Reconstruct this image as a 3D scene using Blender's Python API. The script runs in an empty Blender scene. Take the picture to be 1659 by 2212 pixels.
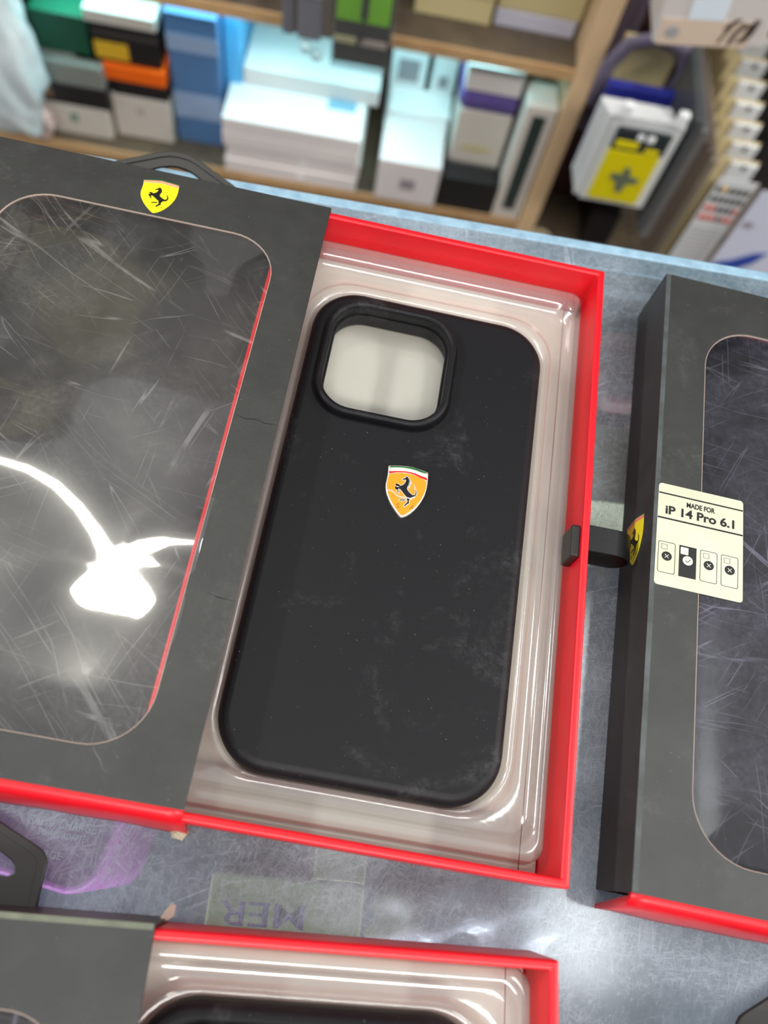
import bpy, bmesh, math, random
from mathutils import Matrix, Vector
random.seed(7)
C = bpy.context.scene.collection
sc = bpy.context.scene
MM = 0.001

# ------------------------------------------------------------------ colours and materials
def lin(c):
    return tuple((x/255/12.92) if x/255 <= .04045 else ((x/255+.055)/1.055)**2.4 for x in c) + (1,)

class NT:
    def __init__(s, m):
        s.t = m.node_tree; s.n = s.t.nodes; s.l = s.t.links
    def add(s, typ, **kw):
        n = s.n.new(typ)
        for k, v in kw.items():
            if k.startswith('i_'):
                key = k[2:].replace('_', ' ')
                n.inputs[int(key) if key.isdigit() else key].default_value = v
            else: setattr(n, k, v)
        return n
    def link(s, a, b): s.l.new(a, b)
    def mapping(s, scale=(1, 1, 1), rot=(0, 0, 0), loc=(0, 0, 0)):
        tc = s.add('ShaderNodeTexCoord'); mp = s.add('ShaderNodeMapping')
        mp.inputs['Scale'].default_value = scale; mp.inputs['Rotation'].default_value = rot; mp.inputs['Location'].default_value = loc
        s.link(tc.outputs['Object'], mp.inputs['Vector']); return mp.outputs['Vector']
    def noise(s, scale, detail=4, rough=.6, vec=None, dist=0):
        n = s.add('ShaderNodeTexNoise'); n.inputs['Scale'].default_value = scale; n.inputs['Detail'].default_value = detail
        n.inputs['Roughness'].default_value = rough; n.inputs['Distortion'].default_value = dist
        if vec is None: vec = s.mapping()
        s.link(vec, n.inputs['Vector']); return n.outputs['Fac']
    def ramp(s, val, a, b, va=0., vb=1.):
        n = s.add('ShaderNodeMapRange'); n.inputs['From Min'].default_value = a; n.inputs['From Max'].default_value = b
        n.inputs['To Min'].default_value = va; n.inputs['To Max'].default_value = vb
        s.link(val, n.inputs['Value']); return n.outputs['Result']
    def math(s, op, a, b=0.):
        n = s.add('ShaderNodeMath', operation=op)
        for i, x in enumerate((a, b)):
            if isinstance(x, (int, float)): n.inputs[i].default_value = x
            else: s.link(x, n.inputs[i])
        return n.outputs[0]
    def mixc(s, fac, a, b):
        n = s.add('ShaderNodeMix', data_type='RGBA')
        if isinstance(fac, (int, float)): n.inputs[0].default_value = fac
        else: s.link(fac, n.inputs[0])
        for i, x in ((6, a), (7, b)):
            if isinstance(x, tuple): n.inputs[i].default_value = x
            else: s.link(x, n.inputs[i])
        return n.outputs[2]
    def scratches(s, n=5, dens=.5, scale=60, stretch=28, wid=.012, seed=0, bend=.0):
        """thin straight and curved lines from strongly stretched noise, several directions"""
        out = None
        rnd = random.Random(seed)
        for k in range(n):
            a = rnd.uniform(0, math.pi)
            v = s.mapping(rot=(0, 0, a), loc=(rnd.uniform(-5, 5), rnd.uniform(-5, 5), 0))
            if bend:
                nn = s.add('ShaderNodeTexNoise'); nn.inputs['Scale'].default_value = 14; s.link(v, nn.inputs['Vector'])
                mm_ = s.add('ShaderNodeVectorMath', operation='MULTIPLY_ADD'); s.link(nn.outputs['Color'], mm_.inputs[0])
                mm_.inputs[1].default_value = (bend, bend, 0); s.link(v, mm_.inputs[2]); v = mm_.outputs[0]
            sx = s.add('ShaderNodeMapping'); sx.inputs['Scale'].default_value = (scale/stretch, scale, 1); s.link(v, sx.inputs['Vector'])
            f = s.noise(1.0, 2, .5, sx.outputs['Vector'])
            d = s.math('ABSOLUTE', s.math('SUBTRACT', f, .5))
            line = s.ramp(d, 0, wid, 1, 0)
            mk = s.noise(scale*.55, 2, .5, v)
            mk = s.ramp(mk, .62-dens*.2, .72-dens*.2)
            r = s.math('MULTIPLY', line, mk)
            out = r if out is None else s.math('MAXIMUM', out, r)
        return out

MATS = {}
def mat(name, col, rough=.5, metal=0., spec=.5, coat=0., var=0., vscale=300, dust=None, bump=0., bscale=900, sheen=0., trans=0., var_col=None):
    if name in MATS: return MATS[name]
    m = bpy.data.materials.new(name); m.use_nodes = True; t = NT(m)
    b = t.n['Principled BSDF']; col = lin(col)
    b.inputs['Base Color'].default_value = col
    b.inputs['Roughness'].default_value = rough; b.inputs['Metallic'].default_value = metal
    b.inputs['Specular IOR Level'].default_value = spec
    b.inputs['Coat Weight'].default_value = coat; b.inputs['Coat Roughness'].default_value = .15
    b.inputs['Sheen Weight'].default_value = sheen
    c = None
    if var:
        f = t.noise(vscale, 5, .65)
        f = t.ramp(f, .35, .7)
        c2 = lin(var_col) if var_col else tuple(min(1, x*(1+var)+.01*var) for x in col[:3]) + (1,)
        c = t.mixc(f, col, c2)
    if dust:
        dcol, amt = dust
        sm = t.ramp(t.noise(38, 5, .7, dist=.6), .56, .86, 0, amt)
        fine = t.ramp(t.noise(520, 3, .8), .4, .75)
        sm = t.math('MULTIPLY', sm, fine)
        sp = t.ramp(t.noise(1500, 1, .5), .765, .80, 0, min(1, amt*1.2))
        f = t.math('MAXIMUM', sm, sp)
        c = t.mixc(f, c if c is not None else col, lin(dcol))
    if c is not None: t.link(c, b.inputs['Base Color'])
    if bump:
        bp = t.add('ShaderNodeBump'); bp.inputs['Strength'].default_value = bump; bp.inputs['Distance'].default_value = .0003
        t.link(t.noise(bscale, 3, .6), bp.inputs['Height']); t.link(bp.outputs[0], b.inputs['Normal'])
    MATS[name] = m; return m

def film_mat(name, tint=(250, 250, 250), haze=.05, scr=.35, gloss_r=.04, glow=.02, seed=1, ior=1.5, refl=1.0, hazecol=(225, 222, 215), nscr=6, scale=55, bumpy=0., stretch=34, wid=.010, patch=.0, rough_scale=30, scr_bend=.05):
    """clear plastic: transparent + fresnel gloss + a little white haze and scratches"""
    m = bpy.data.materials.new(name); m.use_nodes = True; t = NT(m)
    for n in list(t.n):
        if n.type != 'OUTPUT_MATERIAL': t.n.remove(n)
    out = [n for n in t.n if n.type == 'OUTPUT_MATERIAL'][0]
    tr = t.add('ShaderNodeBsdfTransparent'); tr.inputs[0].default_value = lin(tint)
    df = t.add('ShaderNodeBsdfDiffuse'); df.inputs[0].default_value = lin(hazecol)
    gl = t.add('ShaderNodeBsdfGlossy'); gl.inputs['Roughness'].default_value = gloss_r
    gl2 = t.add('ShaderNodeBsdfGlossy'); gl2.inputs['Roughness'].default_value = .24
    lw = t.add('ShaderNodeLayerWeight'); lw.inputs['Blend'].default_value = .5
    frv = t.math('ADD', t.math('MULTIPLY', t.math('POWER', lw.outputs['Facing'], 5.), .92), .045)
    hz = haze
    if scr:
        s = t.scratches(nscr, .5, scale, stretch, wid, seed, bend=scr_bend)
        hz = t.math('ADD', t.math('MULTIPLY', s, scr), haze)
    if patch:
        p = t.ramp(t.noise(rough_scale, 5, .7, dist=.5), .45, .75, 0, patch)
        fine = t.ramp(t.noise(700, 3, .8), .35, .7, .3, 1)
        p = t.math('MULTIPLY', p, fine)
        hz = t.math('ADD', p, hz)
    m1 = t.add('ShaderNodeMixShader')
    if isinstance(hz, (int, float)): m1.inputs[0].default_value = hz
    else: t.link(hz, m1.inputs[0])
    t.link(tr.outputs[0], m1.inputs[1]); t.link(df.outputs[0], m1.inputs[2])
    m2 = t.add('ShaderNodeMixShader'); f = t.math('MINIMUM', t.math('MULTIPLY', frv, refl), 1.); t.link(f, m2.inputs[0])
    t.link(m1.outputs[0], m2.inputs[1]); t.link(gl.outputs[0], m2.inputs[2])
    last = m2
    if glow:
        m3 = t.add('ShaderNodeMixShader'); m3.inputs[0].default_value = glow
        t.link(m2.outputs[0], m3.inputs[1]); t.link(gl2.outputs[0], m3.inputs[2]); last = m3
    if bumpy:
        bp = t.add('ShaderNodeBump'); bp.inputs['Strength'].default_value = bumpy; bp.inputs['Distance'].default_value = .001
        t.link(t.noise(60, 2, .5), bp.inputs['Height'])
        t.link(bp.outputs[0], gl.inputs['Normal'])
    t.link(last.outputs[0], out.inputs[0]); return m

# ------------------------------------------------------------------ mesh helpers
def link_mesh(name, me, m, parent=None, smooth=False):
    o = bpy.data.objects.new(name, me); C.objects.link(o)
    if m:
        me.materials.clear(); me.materials.append(m)
    if smooth:
        for p in me.polygons: p.use_smooth = True
    if parent is not None: o.parent = parent
    return o

def obj(name, bm, m, parent=None, smooth=False):
    me = bpy.data.meshes.new(name); bmesh.ops.recalc_face_normals(bm, faces=bm.faces[:]); bm.to_mesh(me); bm.free()
    return link_mesh(name, me, m, parent, smooth)

def box_bm(x0, x1, y0, y1, z0, z1, bev=0., bm=None, seg=2):
    own = bmesh.new()
    r = bmesh.ops.create_cube(own, size=1)
    for v in own.verts:
        v.co = Vector(((x0+x1)/2+v.co.x*(x1-x0), (y0+y1)/2+v.co.y*(y1-y0), (z0+z1)/2+v.co.z*(z1-z0)))
    if bev: bmesh.ops.bevel(own, geom=own.edges[:], offset=bev, segments=seg, profile=.5, affect='EDGES')
    if bm is None: return own
    me = bpy.data.meshes.new('tmp'); own.to_mesh(me); own.free(); bm.from_mesh(me); bpy.data.meshes.remove(me)
    return bm

def rrect(x0, x1, y0, y1, r, n=8):
    pts = []
    for cx, cy, a in ((x1-r, y1-r, 0), (x0+r, y1-r, 90), (x0+r, y0+r, 180), (x1-r, y0+r, 270)):
        for k in range(n+1):
            t = math.radians(a+90*k/n); pts.append((cx+r*math.cos(t), cy+r*math.sin(t)))
    return pts

def loft(rings, cap_first=False, cap_last=True):
    """rings: list of (points, z) with equal counts, mm"""
    bm = bmesh.new(); prev = None
    for i, (pts, z) in enumerate(rings):
        cur = [bm.verts.new((x*MM, y*MM, z*MM)) for x, y in pts]
        if prev:
            n = len(cur)
            for k in range(n): bm.faces.new((prev[k], prev[(k+1) % n], cur[(k+1) % n], cur[k]))
        else: first = cur
        prev = cur
    if cap_first: bm.faces.new(first)
    if cap_last: bm.faces.new(prev)
    return bm

def plate_me(outlines, z0, z1, bevel=0., grow=0., res=3):
    """flat shape with holes, real thickness, rounded edges; mm in, mesh out"""
    cu = bpy.data.curves.new('tmpc', 'CURVE'); cu.dimensions = '2D'; cu.fill_mode = 'BOTH'
    for pts in outlines:
        s = cu.splines.new('POLY'); s.points.add(len(pts)-1)
        for p, (x, y) in zip(s.points, pts): p.co = (x*MM, y*MM, 0, 1)
        s.use_cyclic_u = True
    cu.extrude = max(0, ((z1-z0)/2-bevel))*MM; cu.bevel_depth = bevel*MM; cu.bevel_resolution = res; cu.offset = (grow-bevel)*MM
    o = bpy.data.objects.new('tmpo', cu); C.objects.link(o)
    dg = bpy.context.evaluated_depsgraph_get(); dg.update()
    me = bpy.data.meshes.new_from_object(o.evaluated_get(dg)); bpy.data.objects.remove(o); bpy.data.curves.remove(cu)
    me.transform(Matrix.Translation((0, 0, (z0+z1)/2*MM)))
    return me

def plate(name, outlines, z0, z1, bevel, m, parent=None, grow=0., smooth=False, xf=None):
    me = plate_me(outlines, z0, z1, bevel, grow)
    if xf is not None: me.transform(xf)
    o = link_mesh(name, me, m, parent)
    if smooth:
        for p in me.polygons: p.use_smooth = abs(p.normal.z) < .995
    return o

def text_me(s, size, bold=0., space=1., width=None):
    cu = bpy.data.curves.new('tmpt', 'FONT'); cu.body = s; cu.size = size*MM; cu.align_x = 'CENTER'; cu.align_y = 'CENTER'
    cu.extrude = .00003; cu.offset = bold*MM; cu.space_character = space
    o = bpy.data.objects.new('tmpo', cu); C.objects.link(o)
    dg = bpy.context.evaluated_depsgraph_get(); dg.update()
    me = bpy.data.meshes.new_from_object(o.evaluated_get(dg)); bpy.data.objects.remove(o); bpy.data.curves.remove(cu)
    if width:
        xs = [v.co.x for v in me.vertices]; k = width*MM/(max(xs)-min(xs)); me.transform(Matrix.Diagonal((k, 1, 1, 1)))
    return me

def text(name, s, size, x, y, z, m, parent, rot=0., bold=0., space=1., width=None):
    me = text_me(s, size, bold, space, width)
    me.transform(Matrix.Translation((x*MM, y*MM, z*MM)) @ Matrix.Rotation(rot, 4, 'Z'))
    return link_mesh(name, me, m, parent)

def thing(name, label, cat, loc=(0, 0, 0), rz=0., group=None):
    o = bpy.data.objects.new(name, None); C.objects.link(o); o.empty_display_size = .02
    o.location = loc; o.rotation_euler = (0, 0, rz); tag(o, label, cat, group); return o
def tag(o, label, cat, group=None):
    o['label'] = label; o['category'] = cat
    if group: o['group'] = group
    return o
def structure(o): o['kind'] = 'structure'; return o
def copy_tree(o, parent=None):
    c = o.copy(); C.objects.link(c); c.parent = parent
    for ch in list(o.children): copy_tree(ch, c)
    return c

# ------------------------------------------------------------------ palette
M_black = mat('black_card', (38, 38, 36), .47, spec=.62, dust=((150, 150, 148), .24), var=.35, vscale=60, bump=.12)
M_inner = mat('sleeve_inside', (52, 50, 48), .7, spec=.3, var=.2, vscale=90)
M_cut = mat('card_cut_edge', (170, 150, 138), .8)
M_red = mat('red_paper', (222, 10, 28), .38, spec=.5, var=.10, vscale=40, bump=.05, var_col=(205, 14, 30))
M_torn = mat('torn_board', (206, 196, 170), .9, var=.3, vscale=1500, bump=.6, var_col=(150, 138, 110))
M_liner = mat('liner_board', (208, 209, 197), .55, spec=.4, var=.05, vscale=50)
M_case = mat('silicone_black', (16, 16, 19), .52, spec=.26, dust=((130, 130, 132), .34), bump=.08, bscale=2500)
M_tab = mat('black_plastic', (34, 32, 30), .42, spec=.5, dust=((120, 118, 112), .10))
M_ribbon = mat('black_ribbon', (16, 16, 16), .45, spec=.5, bump=.2, bscale=3000)
M_silver = mat('polished_metal', (238, 230, 216), .36, metal=.75)
M_gold = mat('amber_enamel', (208, 142, 18), .16, coat=.6)
M_enb = mat('black_enamel', (10, 10, 12), .18, coat=.5)
M_eng = mat('green_enamel', (0, 92, 40), .2, coat=.5)
M_enw = mat('white_enamel', (228, 222, 205), .25, coat=.4)
M_enr = mat('red_enamel', (205, 22, 20), .2, coat=.5)
M_yel = mat('yellow_print', (250, 236, 20), .4)
M_prk = mat('black_print', (12, 12, 12), .45)
M_prg = mat('green_print', (20, 80, 35), .45)
M_prp = mat('pink_print', (232, 150, 120), .45)
M_engr = mat('engraved_line', (130, 84, 10), .5)
M_label = mat('cream_sticker', (200, 202, 180), .28, spec=.6, var=.12, vscale=45, var_col=(190, 190, 165), dust=((150, 146, 125), .12))
M_ink = mat('sticker_ink', (24, 22, 22), .4)
M_inkw = mat('sticker_blank', (205, 206, 188), .35)

M_film = film_mat('window_film', haze=.022, scr=.12, gloss_r=.05, glow=.045, seed=3, nscr=9, scale=95, wid=.0035, stretch=40, scr_bend=.012, patch=.085, rough_scale=26, refl=1.9)
M_film2 = film_mat('window_film_dark', haze=.012, scr=.13, gloss_r=.12, glow=.008, seed=11, nscr=8, scale=90, wid=.0035, stretch=36, scr_bend=.012, patch=.10, rough_scale=24, refl=.4, hazecol=(205, 202, 228))
M_blister = film_mat('blister_plastic', tint=(249, 247, 246), haze=.09, scr=0, gloss_r=.09, glow=.03, refl=2.2, hazecol=(222, 214, 214))

# ------------------------------------------------------------------ crest (shield) shapes
TLc, TRc, TIPc = Vector((470, 220)), Vector((1260, 370)), Vector((700, 1235))
MIDc = (TLc+TRc)/2; EX = TRc-TLc; EY = TIPc-MIDc
def ab(p):
    d = Vector(p)-TLc; det = EX.x*EY.y-EX.y*EY.x
    return ((d.x*EY.y-d.y*EY.x)/det, (EX.x*d.y-EX.y*d.x)/det)
SHIELD = [(470, 220), (560, 218), (700, 224), (860, 238), (960, 258), (1070, 295), (1170, 330), (1245, 362), (1264, 385), (1255, 480), (1240, 590), (1212, 710), (1170, 820), (1110, 920),
          (1040, 1010), (960, 1092), (880, 1155), (800, 1200), (735, 1222), (690, 1225), (655, 1200), (600, 1130), (545, 1050), (490, 960), (445, 860), (410, 760), (396, 660), (400, 570), (425, 470), (448, 360), (455, 240)]
FIELD = [(468, 400), (600, 378), (740, 378), (880, 398), (1020, 440), (1140, 500), (1216, 556), (1205, 640), (1185, 720), (1140, 820), (1080, 915), (1010, 995), (930, 1070), (850, 1130), (770, 1175),
         (705, 1195), (665, 1165), (610, 1090), (550, 1005), (495, 905), (450, 800), (425, 700), (420, 610), (435, 520)]
GREEN = [(478, 262), (500, 236), (620, 238), (760, 248), (900, 262), (1020, 292), (1130, 335), (1225, 372), (1228, 392), (1130, 372), (1020, 328), (900, 294), (760, 270), (620, 262)]
WHITE = [(470, 280), (620, 278), (760, 288), (900, 312), (1020, 346), (1130, 392), (1244, 425), (1240, 470), (1130, 440), (1020, 398), (900, 362), (760, 338), (620, 328), (466, 326)]
REDB = [(466, 340), (620, 338), (760, 342), (880, 358), (1000, 392), (1110, 440), (1228, 484), (1224, 528), (1110, 480), (1000, 424), (880, 382), (760, 364), (620, 362), (468, 382)]
HORSE = [
 [(812, 450), (800, 478), (760, 492), (735, 506), (742, 516), (790, 508), (806, 520), (802, 550), (775, 590), (735, 620), (690, 632), (650, 618), (620, 602), (612, 612), (650, 640), (680, 652), (640, 655), (600, 655), (602, 680), (640, 684),
  (680, 690), (715, 730), (760, 790), (800, 838), (850, 856), (880, 868), (925, 850), (950, 828), (925, 815), (880, 780), (840, 735), (815, 690), (830, 650), (855, 600), (868, 545), (860, 500), (838, 462)],
 [(600, 660), (606, 690), (628, 720), (632, 752), (648, 764), (642, 720), (620, 680)],
 [(612, 612), (622, 598), (650, 598), (664, 612), (650, 622)],
 [(820, 860), (806, 885), (824, 920), (820, 952), (790, 975), (752, 1012), (762, 1024), (808, 990), (850, 968), (846, 930), (862, 895), (880, 868)],
 [(664, 898), (664, 910), (770, 912), (776, 896)],
 [(925, 850), (955, 858), (985, 828), (1004, 790), (1003, 745), (986, 702), (992, 745), (990, 785), (965, 822), (940, 830)]]
SCRATCH = [(415, 708), (440, 700), (500, 706), (545, 728), (590, 775), (625, 812), (700, 835), (790, 848), (880, 868), (930, 850), (962, 835), (966, 850), (930, 882), (890, 905), (860, 885), (780, 872), (690, 856), (615, 835), (572, 790), (530, 748), (490, 724), (430, 722)]

def shield_pts(poly, W, Hs):
    return [((a-.5)*W, (.5-b)*Hs) for a, b in (ab(p) for p in poly)]

def crest_enamel(parent, x, y, z, W, Hs, rot=0.):
    xf = Matrix.Translation((x*MM, y*MM, z*MM)) @ Matrix.Rotation(rot, 4, 'Z')
    body = plate('crest_badge', [shield_pts(SHIELD, W, Hs)], 0, 1.1, .25, M_silver, parent, xf=xf); body['label'] = 'polished metal shield badge with amber enamel'
    def sub(n, poly, z0, z1, m, g=0.): plate(n, [shield_pts(poly, W, Hs)], z0, z1, .0, m, body, grow=g, xf=xf)
    sub('enamel_field', FIELD, 1.0, 1.18, M_gold)
    sub('green_band', GREEN, 1.0, 1.18, M_eng); sub('white_band', WHITE, 1.0, 1.18, M_enw); sub('red_band', REDB, 1.0, 1.18, M_enr)
    edge = bmesh.new(); hb = bmesh.new()
    for poly in HORSE:
        for bmx, g, a, b in ((edge, .24, 1.1, 1.22), (hb, 0., 1.1, 1.28)):
            me = plate_me([shield_pts(poly, W, Hs)], a, b, 0, g); me.transform(xf); bmx.from_mesh(me); bpy.data.meshes.remove(me)
    mane = [(862, 470), (885, 490), (905, 540), (922, 560), (915, 600), (890, 635), (870, 690), (850, 690), (846, 640), (868, 590), (876, 545), (868, 500)]
    me = plate_me([shield_pts(mane, W, Hs)], 1.1, 1.22, 0, 0); me.transform(xf); edge.from_mesh(me); bpy.data.meshes.remove(me)
    me = plate_me([shield_pts(SCRATCH, W, Hs)], 1.1, 1.3, 0, 0); me.transform(xf); edge.from_mesh(me); bpy.data.meshes.remove(me)
    obj('horse_outline', edge, M_silver, body); obj('prancing_horse', hb, M_enb, body)
    for ch, px, py, r in (('S', 632, 1018, .05), ('F', 900, 1060, -.5)):
        p = shield_pts([(px, py)], W, Hs)[0]
        me = text_me(ch, 2.1, -.02); me.transform(xf @ Matrix.Translation((p[0]*MM, p[1]*MM, 1.2*MM)) @ Matrix.Rotation(r, 4, 'Z'))
        link_mesh('engraved_letter', me, M_engr, body)
    return body

def crest_print(parent, xf, W, Hs):
    def pl(n, poly, z0, z1, m, par): return plate(n, [shield_pts(poly, W, Hs)], z0, z1, 0, m, par, xf=xf)
    base = pl('crest_print', SHIELD, 0, .08, M_yel, parent); base['label'] = 'yellow shield crest with a black prancing horse'
    top = [(470, 214), (860, 226), (1262, 366), (1262, 470), (1070, 405), (860, 330), (660, 312), (455, 308)]
    pl('pink_band', top, .06, .10, M_prp, base)
    g = [(462, 200), (860, 208), (1268, 352), (1266, 390), (1070, 318), (860, 250), (660, 238), (458, 236)]
    pl('green_line', g, .08, .12, M_prg, base)
    hb = bmesh.new()
    for poly in HORSE:
        me = plate_me([shield_pts([(p[0]*1.08-66, p[1]*1.0+10) for p in poly], W, Hs)], .06, .12, 0, .15); me.transform(xf); hb.from_mesh(me); bpy.data.meshes.remove(me)
    for ch, px, py, r in (('S', 640, 1040, 0), ('F', 880, 1075, 0)):
        p = shield_pts([(px, py)], W, Hs)[0]; me = text_me(ch, 1.5, -.01)
        me.transform(xf @ Matrix.Translation((p[0]*MM, p[1]*MM, .1*MM))); hb.from_mesh(me); bpy.data.meshes.remove(me)
    obj('prancing_horse', hb, M_prk, base)
    return base

# ------------------------------------------------------------------ packaging
H = 23.9
def film_mesh(x0, x1, y0, y1, r, hfun, step=.7):
    bm = bmesh.new(); nx = int((x1-x0)/step)+1; ny = int((y1-y0)/step)+1
    def inside(x, y):
        dx = max(x0+r-x, 0, x-(x1-r)); dy = max(y0+r-y, 0, y-(y1-r)); return dx*dx+dy*dy <= (r+1.6)**2
    vs = {}
    for i in range(nx+1):
        for j in range(ny+1):
            x = x0-1+(x1-x0+2)*i/nx; y = y0-1+(y1-y0+2)*j/ny
            e = min(x-x0, x1-x, y-y0, y1-y)
            vs[i, j] = (x, y, hfun(x, y), inside(x, y))
    vv = {}
    def V(k):
        if k not in vv: vv[k] = bm.verts.new((vs[k][0]*MM, vs[k][1]*MM, vs[k][2]*MM))
        return vv[k]
    for i in range(nx):
        for j in range(ny):
            q = ((i, j), (i+1, j), (i+1, j+1), (i, j+1))
            if all(vs[k][3] for k in q): bm.faces.new([V(k) for k in q])
    return bm

def hang_tab(parent, cx, y0, z0=2., tilt=0.):
    out = [(-23, -4), (23, -4), (23, 8.5), (22.6, 10), (21.5, 11.4), (20, 12.3), (6.5, 18.6), (3.5, 19.6), (0, 19.9), (-3.5, 19.6), (-6.5, 18.6), (-20, 12.3), (-21.5, 11.4), (-22.6, 10), (-23, 8.5)]
    hole = [(-14.5, 5.0), (14.5, 5.0), (15.8, 6.0), (15.6, 7.6), (14.4, 8.8), (5.5, 13.6), (2.5, 14.5), (0, 14.8), (-2.5, 14.5), (-5.5, 13.6), (-14.4, 8.8), (-15.6, 7.6), (-15.8, 6.0)]
    xf = Matrix.Translation((cx*MM, y0*MM, z0*MM)) @ Matrix.Rotation(tilt, 4, 'X')
    t = plate('hang_tab', [out, hole], 0, 1.3, .35, M_tab, parent, xf=xf, smooth=True)
    # raised rim moulded along the edge
    inner = [(x*.93, -3 + (y+3)*.93 if y > -3 else y) for x, y in out]
    plate('tab_rim', [out, inner], 1.1, 1.7, .2, M_tab, t, xf=xf, smooth=True)
    return t

def sleeve(parent, x0, x1, y0, y1, win, hfun, film, closed_left=True, closed_right=False):
    """outer black sleeve; y0 is the south end of the black card, beyond it the red end panel"""
    wx0, wx1, wy0, wy1, wr = win
    W_ = rrect(wx0, wx1, wy0, wy1, wr, 10)
    bm = bmesh.new()
    me = plate_me([[(x0, y0), (x1, y0), (x1, y1), (x0, y1)], W_], H-.6, H, .15); bm.from_mesh(me); bpy.data.meshes.remove(me)
    box_bm(x0*MM, x1*MM, (y1-.7)*MM, y1*MM, .0003, (H-.3)*MM, 0, bm)
    if closed_left: box_bm(x0*MM, (x0+.7)*MM, y0*MM, (y1)*MM, .0003, (H-.3)*MM, 0, bm)
    if closed_right: box_bm((x1-.7)*MM, x1*MM, y0*MM, y1*MM, .0003, (H-.3)*MM, 0, bm)
    s = obj('sleeve', bm, M_black, parent)
    bm = bmesh.new(); box_bm((x0+.8)*MM, (x1-.1)*MM, (y0+.1)*MM, (y1-.8)*MM, .0002, .0008, 0, bm)
    obj('sleeve_floor', bm, M_inner, s)
    cut_in = rrect(wx0+.16, wx1-.16, wy0+.16, wy1-.16, wr-.16, 10)
    plate('window_cut_edge', [W_, cut_in], H-.62, H-.08, 0, M_cut, s)
    obj('window_film', film_mesh(wx0, wx1, wy0, wy1, wr, hfun), film, s, smooth=True)
    # red end panel, rounded over the top and leaning out to the base
    prof = [(y0+.4, H-.62), (y0+.4, H-.05), (y0-1.0, H-.10), (y0-2.0, H-.7), (y0-2.9, H-2.2), (y0-3.5, H-5), (y0-4.2, H*.4), (y0-4.6, .2), (y0-3.6, .2), (y0-2.0, H*.5), (y0-.6, H-2.0)]
    bm = bmesh.new(); n = 24; prev = None
    for i in range(n+1):
        x = x0+(x1-x0)*i/n
        wob = .12*math.sin(i*1.3)+.1*math.sin(i*.7+1)
        cur = [bm.verts.new((x*MM, (y+wob*(1-z/H))*MM, z*MM)) for y, z in prof]
        if prev:
            for k in range(len(prof)): bm.faces.new((prev[k], cur[k], cur[(k+1) % len(prof)], prev[(k+1) % len(prof)]))
        else: bm.faces.new(cur)
        prev = cur
    bm.faces.new(prev)
    e = obj('end_panel', bm, M_red, parent); e['label'] = 'red card end panel'
    for p in e.data.polygons: p.use_smooth = True
    return s

def drawer(parent, x0, x1, y0, y1, h=None):
    h = h or H-1.0; t = 2.3
    R = lambda d, r: rrect(x0+d, x1-d, y0+d, y1-d, r, 4)
    rings = [(R(.4, .3), 1.0), (R(.0, .5), 1.4), (R(0, .6), h-.7), (R(.12, .6), h-.3), (R(.5, .5), h-.03), (R(1.1, .4), h), (R(t-.5, .4), h-.03), (R(t-.12, .3), h-.3), (R(t, .3), h-.8), (R(t, .3), 2.0)]
    b = loft(rings, True, True)
    o = obj('drawer', b, M_red, parent, smooth=True); o['label'] = 'open red card drawer'
    o.data.set_sharp_from_angle(angle=math.radians(50))
    bm = bmesh.new()
    box_bm((x0+t+.3)*MM, (x1-t-5.0)*MM, (y0+t+.3)*MM, (y1-t-.3)*MM, 2.1*MM, 2.9*MM, .0001, bm)
    box_bm((x1-t-4.7)*MM, (x1-t-.3)*MM, (y0+t+.5)*MM, (y1-t-.4)*MM, 2.1*MM, 2.8*MM, .0001, bm)
    obj('liner', bm, M_liner, o)['label'] = 'pale grey board liner'
    return o

def blister(cx, cy, hw, hl, x0, x1, y0, y1, rad, label, parent_loc, rz):
    """vacuum-formed clear tray; cx,cy,hw,hl describe the recess for the case; coordinates in the box's frame"""
    t = thing('blister_tray', label, 'tray', parent_loc, rz)
    def RR(d, r, z): return (rrect(x0+d, x1-d, y0+d, y1-d, r, 8), z)
    def CC(gx, gy, r, z, gt=None):
        gt = gy if gt is None else gt
        return (rrect(cx-hw-gx, cx+hw+gx, cy-hl-gy, cy+hl+gt, r, 8), z)
    gb = (cy-hl)-y0; gtp = y1-(cy+hl); gs = x1-(cx+hw)
    rings = [RR(0, 3.5, 3.6), RR(.25, 3.5, 4.2), RR(.9, 3.6, 13.0), RR(1.2, 3.7, 13.9), RR(1.9, 4, 14.5), RR(2.7, 4.2, 14.6),
             (rrect(x0+3.6, x1-3.6, y0+4.4, y1-gtp*.30, 5, 8), 14.5), (rrect(x0+4.3, x1-4.3, y0+5.0, y1-gtp*.36, 5.5, 8), 13.9),
             (rrect(x0+4.8, x1-4.8, y0+5.6, y1-gtp*.42, 6, 8), 11.2), (rrect(x0+5.4, x1-5.4, y0+6.2, y1-gtp*.47, 6.4, 8), 10.6),
             CC(gs*.34, gb*.20, 14.5, 10.6, gtp*.34), CC(gs*.28, gb*.15, 14.8, 11.0, gtp*.27), CC(gs*.24, gb*.12, 15.0, 12.6, gtp*.20), CC(gs*.19, gb*.10, 15.1, 13.1, gtp*.16),
             CC(1.3, 1.0, 15.6, 13.1, 1.3), CC(.8, .7, 15.3, 12.6, .8), CC(.45, .45, 15, 5.2), CC(-1, -1, 14, 3.5)]
    o = obj('tray_shell', loft(rings, False, True), M_blister, t, smooth=True)
    for p in o.data.polygons:
        if len(p.vertices) > 4: p.use_smooth = False
    return t

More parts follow.
